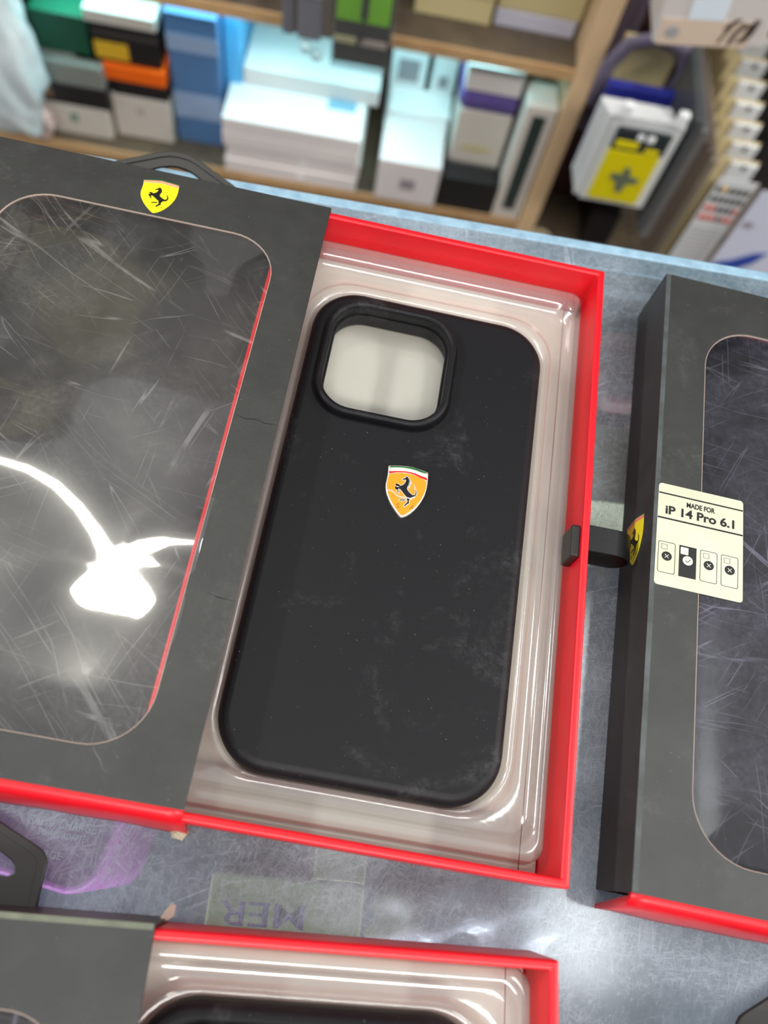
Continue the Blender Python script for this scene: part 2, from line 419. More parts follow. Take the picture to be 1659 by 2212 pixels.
def phone_case(label, loc, rz, w, l, hole_on=True, crest=True, group=None):
    """shell + camera ring; local frame centred on the case, z=0 at its lower face"""
    t = thing('phone_case', label, 'phone case', loc, rz, group)
    hw, hl = w/2, l/2
    # hole: inner 38 x 38.6 mm near the upper left corner
    hx0, hx1, hy0, hy1 = -hw+7.0, -hw+7.0+37.4, hl-7.2-37.8, hl-7.2
    out = rrect(-hw, hw, -hl, hl, 14.5, 12)
    hole = rrect(hx0-.3, hx1+.3, hy0-.3, hy1+.3, 10.2, 10)
    sh = plate('shell', [out, hole] if hole_on else [out], 0.4, 10.6, 3.0, M_case, t, smooth=True)
    if not hole_on: return t
    # hollow look inside: the case is an open shell, its camera opening walls go down to the liner
    o2 = rrect(hx0-2.3, hx1+2.3, hy0-2.3, hy1+2.3, 12, 12); i2 = rrect(hx0, hx1, hy0, hy1, 10, 12)
    rg = plate('camera_ring', [o2, i2], 6.2, 13.4, 1.15, M_case, t, smooth=True); rg['label'] = 'raised black rim round the camera opening'
    i3 = rrect(hx0+.7, hx1-.7, hy0+.7, hy1-.7, 9.4, 12)
    plate('camera_lip', [rrect(hx0-1, hx1+1, hy0-1, hy1+1, 10.6, 12), i3], 7.2, 8.6, .3, M_case, rg, smooth=True)
    if crest: crest_enamel(t, .5, 7.2, 10.5, 11.8, 15.9, .02)
    return t

def flat_film(x, y):
    return H-.75

# window film of the left box: gentle bulges; a ridge added along this path shapes the lamp highlight
PATH = [(-150, -17), (-125, -12.6), (-108, -11.5), (-100, -12.2), (-92, -14.8), (-84.3, -19.8), (-78.4, -25.2), (-74.6, -29.8), (-72, -34)]
BR = [(-72, -32), (-66.5, -26.8), (-60, -24.2), (-50, -22.8)]
BLOB = [(-75, -41.5), (-64, -41), (-69.5, -38), (-75, -41.5)]
def segd(px, py, pts):
    best = 1e9
    for (ax, ay), (bx, by) in zip(pts, pts[1:]):
        dx, dy = bx-ax, by-ay; t = max(0, min(1, ((px-ax)*dx+(py-ay)*dy)/(dx*dx+dy*dy)))
        best = min(best, math.hypot(px-ax-dx*t, py-ay-dy*t))
    return best
P0F = (-70, -36)
def sstep(v): v = min(1, max(0, v)); return v*v*(3-2*v)
def highlight_film(x, y):
    """film bulged to draw the Y-shaped lamp highlight, shallow bowl around it, gentle waves elsewhere"""
    d1 = segd(x, y, PATH); d2 = segd(x, y, BR)*1.35+.3; d3 = max(0, segd(x, y, BLOB)-2.2)
    k = 1.2; dx, dy = x-P0F[0], y-P0F[1]
    q = (0.002548887, 0.000182854, 0.00251408, 2.44674e-06, -7.97e-07, 5.79e-07, -2.42174e-06)
    bowl = .5*(q[0]*dx*dx+2*q[1]*dx*dy+q[2]*dy*dy)+q[3]*dx**3/3+q[4]*dx*dx*dy+q[5]*dx*dy*dy+q[6]*dy**3/3
    d = max(0, -k*math.log(sum(math.exp(-w_/k) for w_ in (d1, d2, d3))))
    S_ = 7.5; A = .62
    g = math.exp(-d*d/(2*S_*S_)); g2 = math.exp(-d*d/(2*(S_*1.6)**2))
    edge = sstep(min(x+138, -51-x, y+78, 81-y)/14); e2 = sstep(min(x+139, -50-x, y+79, 82-y)/2.5)
    wav = .34*math.sin(x*.075+1.2)*math.sin(y*.06+.4)+.24*math.sin(x*.11-y*.05)+.16*math.sin(y*.14+x*.04+2)+.05*math.sin(x*.24+y*.1)+.5
    return H-.45+A*g*e2+bowl*g2+wav*(1-g2)*edge
def wavy_film(x, y):
    e = sstep(min(x-13, 95-x, y+181, -17-y)/14)
    return H-.55+e*(.35+.15*math.sin(x*.07+y*.03)+.18*math.sin(y*.04+1)+.05*math.sin(y*.11+x*.08))
def wavy3(x, y):
    return H-.55+.2*math.sin(x*.1+y*.07)

# ---------- left (main) box: sleeve slid off to the left, red drawer out to the right
TH = .00371
b1 = thing('phone_case_box', 'opened black and red case box, sleeve slid left with scratched window and yellow crest', 'box', (0, 0, 0), TH)
s1 = sleeve(b1, -147.5, -39.0, -88.0, 99.4, (-137.2, -52.0, -77.6, 81.0, 15), highlight_film, M_film)
hang_tab(s1, -95.0, 101.0, 6.0, math.radians(16))
crest_print(s1, Matrix.Translation((-93.0*MM, 88.2*MM, H*MM)) @ Matrix.Rotation(.06, 4, 'Z'), 10.9, 12.9)
d1 = drawer(b1, -53.5, 53.9, -90.4, 98.5)
# tear and creases in the card of the sleeve
bm = bmesh.new()
rr = random.Random(3)
base = [(-43.5, -92.2), (-41.5, -90.6), (-39.1, -90.0), (-38.6, -92.4), (-40.0, -94.2), (-42.2, -94.0)]
vs = [bm.verts.new(((x+rr.uniform(-.3, .3))*MM, (y+rr.uniform(-.3, .3))*MM, (3.0+rr.uniform(-1, 2))*MM)) for x, y in base]
c0 = bm.verts.new((-41*MM, -92.1*MM, 8*MM)); c1 = bm.verts.new((-40*MM, -91.8*MM, .6*MM))
for k in range(6): bm.faces.new((vs[k], vs[(k+1) % 6], c0)); bm.faces.new((vs[(k+1) % 6], vs[k], c1))
obj('torn_corner', bm, M_torn, b1)['label'] = 'torn corner of the red panel showing pale board'
M_crease = mat('crease_line', (22, 22, 21), .7)
def crease(par, pts, w, m, z):
    poly = []
    for i, (x, y) in enumerate(pts): poly.append((x, y+w*(.5 if 0 < i < len(pts)-1 else .1)))
    for i, (x, y) in reversed(list(enumerate(pts))): poly.append((x, y-w*(.5 if 0 < i < len(pts)-1 else .1)))
    return plate('crease', [poly], z-.02, z+.03, 0, m, par)
crease(s1, [(-51.2, 17.2), (-48.5, 16.4), (-45.5, 16.9), (-43, 16.2), (-39.2, 16.4)], .38, M_crease, H)
crease(s1, [(-46.5, -35.6), (-43.5, -36.4), (-39.1, -36.6)], .3, M_crease, H)
crease(s1, [(-64.2, -75.8), (-62.6, -78.5), (-60.6, -80.5), (-59, -83)], .32, mat('crease_light', (92, 90, 84), .6), H)
# pull loop through the right wall, with its anchor block inside
anc = obj('loop_anchor', box_bm(49.0*MM, 51.7*MM, -4.6*MM, 5.2*MM, 12.2*MM, 21.6*MM, .0006, seg=3), M_tab, d1, smooth=False); anc['label'] = 'black rubber anchor block of the pull loop'
bm = bmesh.new()
pathxz = [(53.9, 18.0)] + [(53.9+9.6+5.2*math.sin(t), 13.4+4.6*math.cos(t)) for t in [math.pi*k/14 for k in range(15)]] + [(53.9, 8.8)]
prev = None; th_ = .55
for i, (x, z) in enumerate(pathxz):
    a = pathxz[max(0, i-1)]; c = pathxz[min(len(pathxz)-1, i+1)]; tx, tz = c[0]-a[0], c[1]-a[1]; L = math.hypot(tx, tz); nx, nz = tz/L*-1, tx/L
    nx, nz = -nx, -nz
    cur = [bm.verts.new(((x+nx*s_)*MM, y*MM, (z+nz*s_)*MM)) for y, s_ in ((-.6, 0), (7.4, 0), (7.4, -th_), (-.6, -th_))]
    if prev:
        for k in range(4): bm.faces.new((prev[k], prev[(k+1) % 4], cur[(k+1) % 4], cur[k]))
    prev = cur
lp = obj('pull_loop', bm, M_ribbon, d1, smooth=True); lp.data.set_sharp_from_angle(angle=math.radians(50)); lp['label'] = 'black ribbon pull loop'

blister(0, 0, 37.6, 75.9, -50.6, 50.6, -86.4, 95.6, 14, 'clear plastic tray in the red drawer cradling the crested black case', (0, 0, 0), TH)
phone_case('black silicone phone case with amber crest lying in the open drawer', (0, 0, 4.2*MM), 0, 75.2, 151.8)

# ---------- right box, closed
RX, RY, RTH = .0743, .1025, -.02735
b2 = thing('phone_case_box', 'closed black case box with the cream fitting sticker, at the right edge', 'box', (RX, RY, 0), RTH)
s2 = sleeve(b2, 0, 108.5, -191.0, 0, (14.2, 94.5, -180.6, -17.6, 16), wavy_film, M_film2, True, True)
hang_tab(s2, 57.5, -1.5, 5.0, math.radians(20))
drawer(b2, .9, 107.6, -190.4, -.9, H-2.2)
# printed crest on the left side face
xf = Matrix.Translation((-.02*MM, -94.2*MM, 10.9*MM)) @ Matrix(((0, 0, -1, 0), (0, 1, 0, 0), (1, 0, 0, 0), (0, 0, 0, 1)))
crest_print(s2, xf, 12.2, 14.6)
# light worn fold along the top left edge
M_worn = mat('worn_edge', (78, 84, 84), .5, var=.4, vscale=80, var_col=(50, 54, 54))
obj('worn_fold', box_bm(.02*MM, 1.5*MM, -190.5*MM, -.1*MM, (H-.1)*MM, (H+.03)*MM), M_worn, s2)
# sticker
st = plate('sticker', [rrect(1.2, 27.0, -111.4, -79.4, 1.0, 5)], H+.02, H+.16, 0, M_label, b2); st['label'] = 'cream sticker with four phone outlines'
st.data.transform(Matrix.Identity(4))
zt = H+.17
for yy, w in ((-82.6, .45), (-90.6, .5)):
    obj('rule_line', box_bm(1.3*MM, 26.9*MM, (yy-w/2)*MM, (yy+w/2)*MM, zt*MM, (zt+.03)*MM), M_ink, st)
text('lettering', 'MADE FOR', 2.2, 14.0, -84.9, zt+.02, M_ink, st, bold=.06, width=8.6)
text('lettering', 'iP 14 Pro 6.1', 3.7, 14.2, -87.9, zt+.02, M_ink, st, bold=.11, width=20.8)
for k in range(4):
    x0 = 1.9+k*6.2; w = 5.1; y1 = -98.0; h = 9.6; dark = (k == 1)
    if dark: obj('phone_icon', bmesh.new() if False else box_bm(x0*MM, (x0+w)*MM, (y1-h)*MM, y1*MM, zt*MM, (zt+.02)*MM), M_ink, st)
    else: plate('phone_icon', [rrect(x0, x0+w, y1-h, y1, .6, 4), rrect(x0+.16, x0+w-.16, y1-h+.16, y1-.16, .5, 4)], zt, zt+.02, 0, M_ink, st)
    if dark: plate('icon_camera', [rrect(x0+.4, x0+2.7, y1-2.7, y1-.5, .2, 3)], zt+.02, zt+.04, 0, M_inkw, st)
    else: plate('icon_camera', [rrect(x0+.9, x0+2.7, y1-2.4, y1-.8, .2, 3), rrect(x0+1.0, x0+2.6, y1-2.3, y1-.9, .15, 3)], zt, zt+.02, 0, M_ink, st)
    cx, cy = x0+w/2+.05, y1-4.4
    cir = [(cx+1.5*math.cos(a*math.pi/12), cy+1.4*math.sin(a*math.pi/12)) for a in range(24)]
    plate('icon_dot', [cir], zt+.02, zt+.04, 0, M_inkw if dark else M_ink, st)
    def bar(ax, ay, bx, by, m):
        dx, dy = bx-ax, by-ay; L = math.hypot(dx, dy); nx, ny = -dy/L*.09, dx/L*.09
        plate('icon_mark', [[(ax+nx, ay+ny), (ax-nx, ay-ny), (bx-nx, by-ny), (bx+nx, by+ny)]], zt+.04, zt+.06, 0, m, st)
    if dark: bar(cx-.7, cy, cx-.1, cy-.6, M_ink); bar(cx-.1, cy-.6, cx+.8, cy+.5, M_ink)
    else: bar(cx-.55, cy-.55, cx+.55, cy+.55, M_inkw); bar(cx-.55, cy+.55, cx+.55, cy-.55, M_inkw)

def local(o_loc, rz, x, y, z=0):
    c, s = math.cos(rz), math.sin(rz); return (o_loc[0]+(c*x-s*y)*MM, o_loc[1]+(s*x+c*y)*MM, z*MM)
phone_case('dark phone case seen under the film of the stickered box', local((RX, RY), RTH, 54, -95.5, 4.4), RTH, 84, 172, False, False)

# ---------- lower left box, drawer out to the right
O3 = (-.0386, -.1118); R3 = .0821
b3 = thing('phone_case_box', 'opened case box at the bottom edge, black sleeve left and red drawer right', 'box', (O3[0], O3[1], 0), R3)
s3 = sleeve(b3, -108, 0, -187.6, 0, (-97.6, -13, -177, -18, 15), wavy3, M_film2)
hang_tab(s3, -54, 1.0, 2.0, 0)
drawer(b3, -16, 91.6, -187, -1.0)
obj('worn_fold', box_bm(-107.9*MM, -.4*MM, -1.3*MM, -.02*MM, (H-.1)*MM, (H+.03)*MM), mat('worn_edge_pale', (112, 116, 96), .5, var=.4, vscale=80, var_col=(80, 84, 74)), s3)
plate('torn_edge', [[(-1.2, .2), (.2, -.6), (1.9, .6), (2.1, 3.0), (.9, 3.4), (-.4, 1.6)]], 7, 7.6, 0, M_cut, s3)
blister(37.8, -97.6, 40.6, 82.6, -13, 88.6, -184, -3.6, 14, 'clear plastic tray in the drawer at the bottom edge', (O3[0], O3[1], 0), R3)
phone_case('black phone case in the tray at the bottom edge', local(O3, R3, 37.8, -97.6, 4.2), R3, 81, 165, crest=False)

# ---------- fourth box, only its hanger shows at the lower right corner
O4 = (.1300, -.1208); R4 = .15
b4 = thing('phone_case_box', 'case box at the lower right corner, only its black hang tab in view', 'box', (O4[0], O4[1], 0), R4)
s4 = sleeve(b4, -54, 54, -188, 0, (-44, 41, -178, -18, 15), lambda x, y: H-.6, M_film2, True, True)
hang_tab(s4, 0, 1.0, 2.0, 0)
drawer(b4, -53, 53, -187, -1.0, H-2.2)

# ------------------------------------------------------------------ glass counter
CA = math.radians(3.3648)
cn = thing('display_counter', 'scratched glass display counter with pale blue-grey edge, under the case boxes', 'counter', (0, 0, 0), CA)
m = bpy.data.materials.new('scratched_glass'); m.use_nodes = True; t = NT(m)
for n in list(t.n):
    if n.type != 'OUTPUT_MATERIAL': t.n.remove(n)
outn = [n for n in t.n if n.type == 'OUTPUT_MATERIAL'][0]
tr = t.add('ShaderNodeBsdfTransparent'); tr.inputs[0].default_value = lin((232, 240, 240))
df = t.add('ShaderNodeBsdfDiffuse')
big = t.ramp(t.noise(11, 3, .55, dist=.4), .36, .66)
cvar = t.mixc(big, lin((150, 156, 164)), lin((176, 190, 202))); t.link(cvar, df.inputs[0])
scr = t.scratches(10, 1.1, 430, 12, .016, 5, bend=.012)
scr2 = t.scratches(3, .35, 60, 30, .006, 9, bend=.03)
fine = t.ramp(t.noise(420, 4, .8), .3, .75, 0, .35)
hz = t.math('ADD', t.math('MULTIPLY', scr, .24), t.math('ADD', t.ramp(big, 0, 1, .10, .44), t.math('MULTIPLY', fine, .5)))
hz = t.math('ADD', hz, t.math('MULTIPLY', scr2, .4)); gm_ = t.add('ShaderNodeNewGeometry'); sx_ = t.add('ShaderNodeSeparateXYZ'); t.link(gm_.outputs['True Normal'], sx_.inputs[0])
hz = t.math('MULTIPLY', t.math('MINIMUM', hz, .93), t.math('GREATER_THAN', t.math('MULTIPLY', sx_.outputs['Z'], t.math('SUBTRACT', 1., t.math('MULTIPLY', gm_.outputs['Backfacing'], 2.))), .5))
mx = t.add('ShaderNodeMixShader'); t.link(hz, mx.inputs[0]); t.link(tr.outputs[0], mx.inputs[1]); t.link(df.outputs[0], mx.inputs[2])
gl = t.add('ShaderNodeBsdfGlossy'); gl.inputs['Roughness'].default_value = .12
lw = t.add('ShaderNodeLayerWeight'); frv = t.math('ADD', t.math('MULTIPLY', t.math('POWER', lw.outputs['Facing'], 5.), .92), .045)
m2 = t.add('ShaderNodeMixShader'); t.link(frv, m2.inputs[0]); t.link(mx.outputs[0], m2.inputs[1]); t.link(gl.outputs[0], m2.inputs[2])
t.link(m2.outputs[0], outn.inputs[0])
VE = .1292
obj('glass_top', box_bm(-.75, .75, -.45, VE-.0042, -.008, 0), m, cn)
M_edge = mat('frosted_glass_edge', (150, 182, 200), .35, spec=.6, var=.25, vscale=160, var_col=(120, 150, 170), bump=.2)
obj('edge_trim', box_bm(-.75, .75, VE-.0042, VE, -.009, .0003, .0006), M_edge, cn)
M_cab = mat('cabinet_panel', (92, 96, 102), .6, var=.15, vscale=8)
cab = bmesh.new()
box_bm(-.75, .75, VE-.012, VE-.002, -.9, -.009, 0, cab); box_bm(-.75, .75, -.45, -.44, -.9, -.009, 0, cab)
box_bm(-.75, -.74, -.44, VE-.012, -.9, -.009, 0, cab); box_bm(.74, .75, -.44, VE-.012, -.9, -.009, 0, cab)
obj('cabinet', cab, M_cab, cn)
obj('inner_shelf', box_bm(-.738, .738, -.438, VE-.014, -.106, -.100), mat('inner_shelf_board', (58, 64, 78), .5, var=.3, vscale=12, var_col=(110, 118, 130)), cn)

# things inside the counter, standing on the inner shelf (z = -0.100)
def inplace(x, y, z): return (x, y, z)
M_mag = mat('magenta_pack', (150, 40, 150), .4, var=.25, vscale=14, var_col=(185, 80, 180))
k = thing('magenta_pack', 'magenta pack with faint white print under the glass, by the left hang tab', 'package', (-.099, -.100, -.0998), -.12)
plate('body', [rrect(-34, 38, -9, 24, 9, 8)], 0, 78, 2, M_mag, k, smooth=True)
M_wp = mat('white_print', (235, 225, 238), .5)
for tx, sz, wx, wy, wd in (('RAPID CHARGE', 3.4, -75.2, -95.6, 18.5), ('POWER ADAPTER', 2.2, -74.0, -98.4, 14), ('CHARGE', 2.6, -78.5, -103.6, 11)):
    dx_, dy_ = wx+99, wy+100
    text('lettering', tx, sz, math.cos(.12)*dx_-math.sin(.12)*dy_, math.sin(.12)*dx_+math.cos(.12)*dy_, 78.1, M_wp, k, rot=.12, bold=.04, width=wd)
M_lime = mat('pale_lime_card', (196, 200, 150), .6)
k = thing('lime_carton', 'pale yellow-green carton with faint purple letters under the glass', 'box', (-.008, -.107, -.0998), .07)
obj('body', box_bm(-.024, .020, -.022, .008, 0, .070, .0008), M_lime, k)
obj('flap', box_bm(.0045, .020, .008, .024, 0, .070, .0008), M_lime, k)
text('lettering', 'MER', 9, -8.0, -1.6, 70.15, mat('purple_print', (110, 90, 150), .5), k, rot=math.pi+.02, bold=.05, width=24)
k = thing('clear_bag', 'pale lavender plastic bag under the glass between the two open drawers', 'bag', (.048, -.104, -.0998), .1)
bm = bmesh.new(); bmesh.ops.create_icosphere(bm, subdivisions=4, radius=1)
for v_ in bm.verts:
    n_ = .08*math.sin(v_.co.x*9+v_.co.y*4)+.06*math.sin(v_.co.y*13-v_.co.x*5)
    v_.co = Vector((v_.co.x*.030*(1+n_), v_.co.y*.020*(1+n_), .031+v_.co.z*.030*(1+n_)))
obj('bag_body', bm, mat('lavender_plastic', (205, 196, 214), .25, spec=.7), k, smooth=True)
k = thing('maroon_pack', 'dark pink patterned pouch under the glass right of the open drawer', 'package', (.077, .096, -.0998), .1)
plate('body', [rrect(-12, 16, -22, 11, 5, 6)], 0, 86, 3, mat('maroon_pouch', (150, 62, 84), .5, var=.6, vscale=45, var_col=(120, 110, 104)), k, smooth=True)
k = thing('beige_carton', 'beige carton under the glass between the open red drawer and the stickered box', 'box', (.074, .052, -.0998), .1)
obj('body', box_bm(-.014, .014, -.016, .016, 0, .080, .0008), mat('beige_card', (190, 184, 160), .6), k)

# ------------------------------------------------------------------ shelving across the aisle (frame: u along, v away, z up)
def uvz(u, v, z): return (.99828*u-.05869*v, .05869*u+.99828*v, z)
M_wood = mat('light_wood', (196, 160, 116), .5, var=.25, vscale=14, var_col=(172, 134, 92))
M_dwood = mat('dark_wood_top', (74, 64, 54), .5, var=.5, vscale=26, var_col=(104, 90, 72))
M_postw = mat('post_wood', (214, 182, 142), .5, var=.12, vscale=10)
M_back = mat('shelf_back', (34, 30, 32), .7)
V0 = .658
su = thing('shelf_unit', 'light wood shelf unit across the aisle stacked with phone boxes', 'shelf', uvz(0, 0, 0), CA)
su.location = (0, 0, 0)
for z, th2 in ((-.527, .013), (-.317, .011), (-.08, .011), (.20, .011), (.50, .011)):
    o = obj('shelf_board', box_bm(-.95, .165, V0+.003, .96, z-th2, z), M_dwood, su)
    obj('shelf_edge', box_bm(-.95, .165, V0, V0+.003, z-th2-.001, z+.0005, .0005), M_wood, o)
obj('back_panel', box_bm(-.95, 1.0, .96, .97, -.9, .8), M_back, su)
obj('post', box_bm(.165, .186, V0, .96, -.9, .8, .001), M_postw, su)
obj('post', box_bm(-.97, -.95, V0, .96, -.9, .8, .001), M_postw, su)
obj('post', box_bm(.98, 1.0, V0, .96, -.9, .8, .001), M_postw, su)
o = obj('shelf_board', box_bm(.186, .98, V0-.02, .96, -.60, -.585), M_dwood, su)

fl = structure(obj('floor', box_bm(-2.5, 2.5, -2, 2.5, -.95, -.90), mat('floor_tile', (120, 108, 96), .5, var=.2, vscale=6)))

def carton(name, label, cat, u0, u1, v0, v1, z0, z1, m, group=None, bev=.0015, rz=0., decor=()):
    """every carton stands at its own place; decor: (part, face, a0,a1,b0,b1, material) on front ('f') or top ('t')"""
    cu, cv = (u0+u1)/2, (v0+v1)/2
    t = thing(name, label, cat, uvz(cu, cv, z0), CA+rz, group)
    obj('body', box_bm(u0-cu, u1-cu, v0-cv, v1-cv, 0, z1-z0, bev), m, t)
    for part, face, a0, a1, b0, b1, mm_ in decor:
        w, d, h = u1-u0, v1-v0, z1-z0
        if face == 'f': bm = box_bm(-w/2+a0*w, -w/2+a1*w, v0-cv-.0006, v0-cv+.0004, b0*h, b1*h)
        elif face == 'l': bm = box_bm(-w/2-.0006, -w/2+.0004, -d/2+a0*d, -d/2+a1*d, b0*h, b1*h)
        else: bm = box_bm(-w/2+a0*w, -w/2+a1*w, -d/2+b0*d, -d/2+b1*d, h-.0004, h+.0006)
        obj(part, bm, mm_, t)
    return t

W1 = mat('white_carton', (222, 214, 212), .35, spec=.5, var=.04, vscale=30)
W2 = mat('warm_white_carton', (210, 202, 192), .45)
W3 = mat('bright_white_carton', (232, 234, 234), .35)
K1 = mat('black_carton', (26, 24, 27), .4)
G1 = mat('grey_carton', (128, 130, 124), .45)
GR = mat('dark_green_carton', (22, 74, 52), .45)
OR = mat('orange_carton', (250, 104, 4), .45)
YL = mat('yellow_label', (218, 172, 40), .5)
BL = mat('blue_carton', (84, 124, 172), .4)
BB = mat('pale_blue_band', (150, 172, 205), .4)
LB = mat('sky_blue_carton', (90, 180, 235), .4)
CR = mat('cream_carton', (204, 190, 142), .5)
LV = mat('lavender_white', (200, 198, 214), .5)
PU = mat('purple_pack', (92, 74, 140), .45)
BLU = mat('blue_grey_label', (120, 158, 180), .4)
GRYD = mat('grey_print', (150, 142, 148), .5)

S = .0003
# left stack
carton('phone_box', 'off-white phone box with small green mark at the foot of the far left stack', 'box', -.415, -.337, .675, .80, -.527, -.485, W2, decor=[('green_mark', 'f', .42, .54, .45, .72, mat('green_mark', (120, 150, 135), .6))])
carton('phone_box', 'black box on the off-white box with green mark', 'box', -.418, -.332, .674, .80, -.485+S, -.458, K1, decor=[('printed_patch', 'f', .14, .26, .3, .9, mat('orange_patch', (150, 110, 80), .5))])
carton('phone_box', 'grey box below the green boxes in the left stack', 'box', -.417, -.333, .674, .80, -.458+S, -.430, G1)
carton('green_box', 'dark green box resting on the grey box, lower of two', 'box', -.404, -.346, .690, .80, -.430+S, -.400, GR)
carton('green_box', 'dark green box with painted lit top at the upper left', 'box', -.405, -.345, .690, .80, -.400+S, -.384, mat('lit_green_carton', (40, 120, 88), .45), decor=[('front_face', 'f', .0, 1, 0, 1, GR)])  # lighter body green paints the lit top; the front panel stays dark green
# second stack
carton('phone_box', 'off-white phone box standing beside the tall blue box, grey logo', 'box', -.333, -.266, .686, .80, -.527, -.469, W2, decor=[('grey_mark', 'f', .42, .54, .62, .76, mat('grey_mark', (180, 172, 165), .6))])
carton('phone_box', 'black box between the orange box and the off-white box', 'box', -.330, -.266, .686, .80, -.469+S, -.449, K1)
carton('orange_box', 'flat bright orange box in the left stacks', 'box', -.366, -.266, .684, .80, -.449+S, -.430, OR)
carton('phone_box', 'black box with a yellow label on the orange box', 'box', -.340, -.270, .689, .80, -.430+S, -.386, K1, decor=[('yellow_label', 'f', 0, .52, .10, .55, YL), ('grey_stripe', 'f', .0, 1, .72, .86, mat('dim_stripe', (60, 54, 50), .5))])
carton('phone_box', 'thin off-white box topping the orange and black stack', 'box', -.346, -.270, .689, .80, -.386+S, -.371, W2)
carton('blue_box', 'tall blue box with two pale bands left of the white stack', 'box', -.262, -.206, .695, .80, -.527, -.362, BL, decor=[('pale_band', 'f', 0, 1, .74, .86, BB), ('pale_band', 'f', 0, 1, .22, .42, BB)])
carton('blue_box', 'narrow sky-blue box wedged beside the tall blue box', 'box', -.204, -.186, .715, .80, -.527, -.362, LB)
# white stack
wz = [-.527, -.5075, -.4885, -.4690, -.4495]
wl = ['white phone box at the bottom of the wide white stack', 'white phone box second from the bottom of the wide stack', 'white phone box third from the bottom of the wide stack', 'white phone box with blue-grey label on its lid, fourth in the wide stack']
for i in range(4):
    dec = [('price_label', 't', .72, .93, .30, .56, BLU)] if i == 3 else ([('round_seal', 'f', .55, .60, .3, .6, W3)] if i in (0, 1) else [])
    dx = (0, .002, -.001, 0)[i]
    carton('phone_box', wl[i], 'box', -.199+dx, -.041+dx, .659+(.002 if i == 1 else 0), .80, wz[i]+S, wz[i+1]-.0004, W1, 'wide white phone boxes', .0012, decor=dec)
carton('phone_box', 'white phone box set back on top of the wide white stack', 'box', -.184, -.028, .716, .82, -.4495+S, -.427, W1, 'wide white phone boxes')
# upright white boxes
carton('phone_box', 'white upright phone box with grey mark in front of the pair', 'box', -.017, .0565, .657, .733, -.527, -.467, W1, decor=[('grey_mark', 'f', .38, .62, .35, .6, GRYD)])
carton('phone_box', 'white phone box close behind the upright box with grey mark', 'box', -.016, .060, .7345, .778, -.527, -.463, W3)
carton('phone_box', 'small white box with grey print behind the upright pair', 'box', -.019, .024, .780, .84, -.527, -.416, W3, decor=[('printed_text', 'f', .2, .8, .62, .88, GRYD)])
carton('phone_box', 'slim white box with faint logo beside the printed small box', 'box', .031, .060, .780, .84, -.527, -.417, W3, decor=[('faint_mark', 'f', .3, .7, .62, .76, GRYD)])
# purple column
carton('accessory_box', 'grey box under the white boxes of the purple column', 'box', .064, .126, .689, .76, -.527, -.480, G1)
carton('accessory_box', 'white box with beige print under the purple pack', 'box', .063, .124, .689, .76, -.480+S, -.409, W2, decor=[('beige_print', 'f', .2, .75, .25, .36, CR)])
carton('purple_pack', 'rounded purple pack between two white boxes', 'package', .059, .127, .687, .76, -.409+S, -.384, PU, bev=.009)
carton('accessory_box', 'white box with bright lid on the purple pack', 'box', .062, .124, .689, .76, -.384+S, -.353, W1)
carton('black_box', 'black box on the shelf edge, lower of the pair in front of the purple column', 'box', .059, .126, .660, .687, -.527, -.503, K1)
carton('black_box', 'black box on the shelf edge, upper of the pair in front of the purple column', 'box', .059, .126, .660, .687, -.503+S, -.479, K1)
carton('window_box', 'tall off-white box with long dark window beside the post', 'box', .129, .163, .660, .70, -.527, -.366, W2, decor=[('dark_window', 'f', .28, .72, .10, .93, mat('dark_window', (44, 56, 54), .3))])
# upper shelf
carton('cream_box', 'cream box at the left of the upper shelf pair', 'box', -.005, .073, .700, .80, -.317, -.255, CR, decor=[('print_line', 'f', 0, 1, .42, .46, mat('tan_line', (176, 158, 112), .5))])
carton('white_box', 'lavender-white box under the cream box by the post', 'box', .077, .160, .704, .80, -.317, -.299, LV)
carton('cream_box', 'cream box on the lavender-white box by the post', 'box', .077, .162, .704, .80, -.299+S, -.25, CR)
carton('dark_box', 'dark box on the upper shelf behind the grey earphone pack', 'box', -.20, -.10, .72, .80, -.317, -.26, K1)
carton('small_bottle', 'small white pot on the upper shelf edge at top', 'pot', -.178, -.168, .675, .685, -.317, -.29, W3, bev=.003)
carton('reflection_box', 'unseen pale reflection box standing on the higher shelf above the cream boxes', 'box', -.30, -.12, .68, .80, -.08, .06, W1)  # unseen boxes on the higher shelf, added to serve reflections
carton('reflection_box', 'unseen red reflection box standing on the higher shelf', 'box', -.10, .02, .68, .80, -.08, .05, mat('red_carton', (170, 50, 60), .5))
carton('reflection_box', 'unseen green reflection box standing on the higher shelf', 'box', .04, .14, .68, .80, -.08, .07, mat('leaf_carton', (120, 160, 70), .5))
carton('reflection_box', 'unseen pale green reflection box standing on the higher shelf at left', 'box', -.46, -.34, .68, .80, -.08, .05, mat('pale_green_carton', (130, 170, 140), .5))

# draped clear bag of stock at the far left
def bag(label, u, v, z, su_, sv_, sz_, col, seed):
    r = random.Random(seed); bm = bmesh.new(); bmesh.ops.create_icosphere(bm, subdivisions=4, radius=1)
    ph = [r.uniform(0, 6) for _ in range(6)]
    for q in bm.verts:
        c = q.co
        n_ = .10*math.sin(c.x*7+ph[0]+c.z*3)+.08*math.sin(c.y*8+ph[1]+c.z*5)+.06*math.sin(c.z*13+ph[2]+c.x*10)
        taper = 1-.28*max(0, c.z)
        q.co = Vector((math.copysign(abs(c.x)**.7, c.x)*su_*(1+n_)*taper, math.copysign(abs(c.y)**.7, c.y)*sv_*(1+n_)*taper, math.copysign(abs(c.z)**.75, c.z)*sz_*(1+n_*.3)))
    o = obj('plastic_bag', bm, col, smooth=True); o.location = uvz(u, v, z); o.rotation_euler = (0, 0, CA); tag(o, label, 'bag'); return o
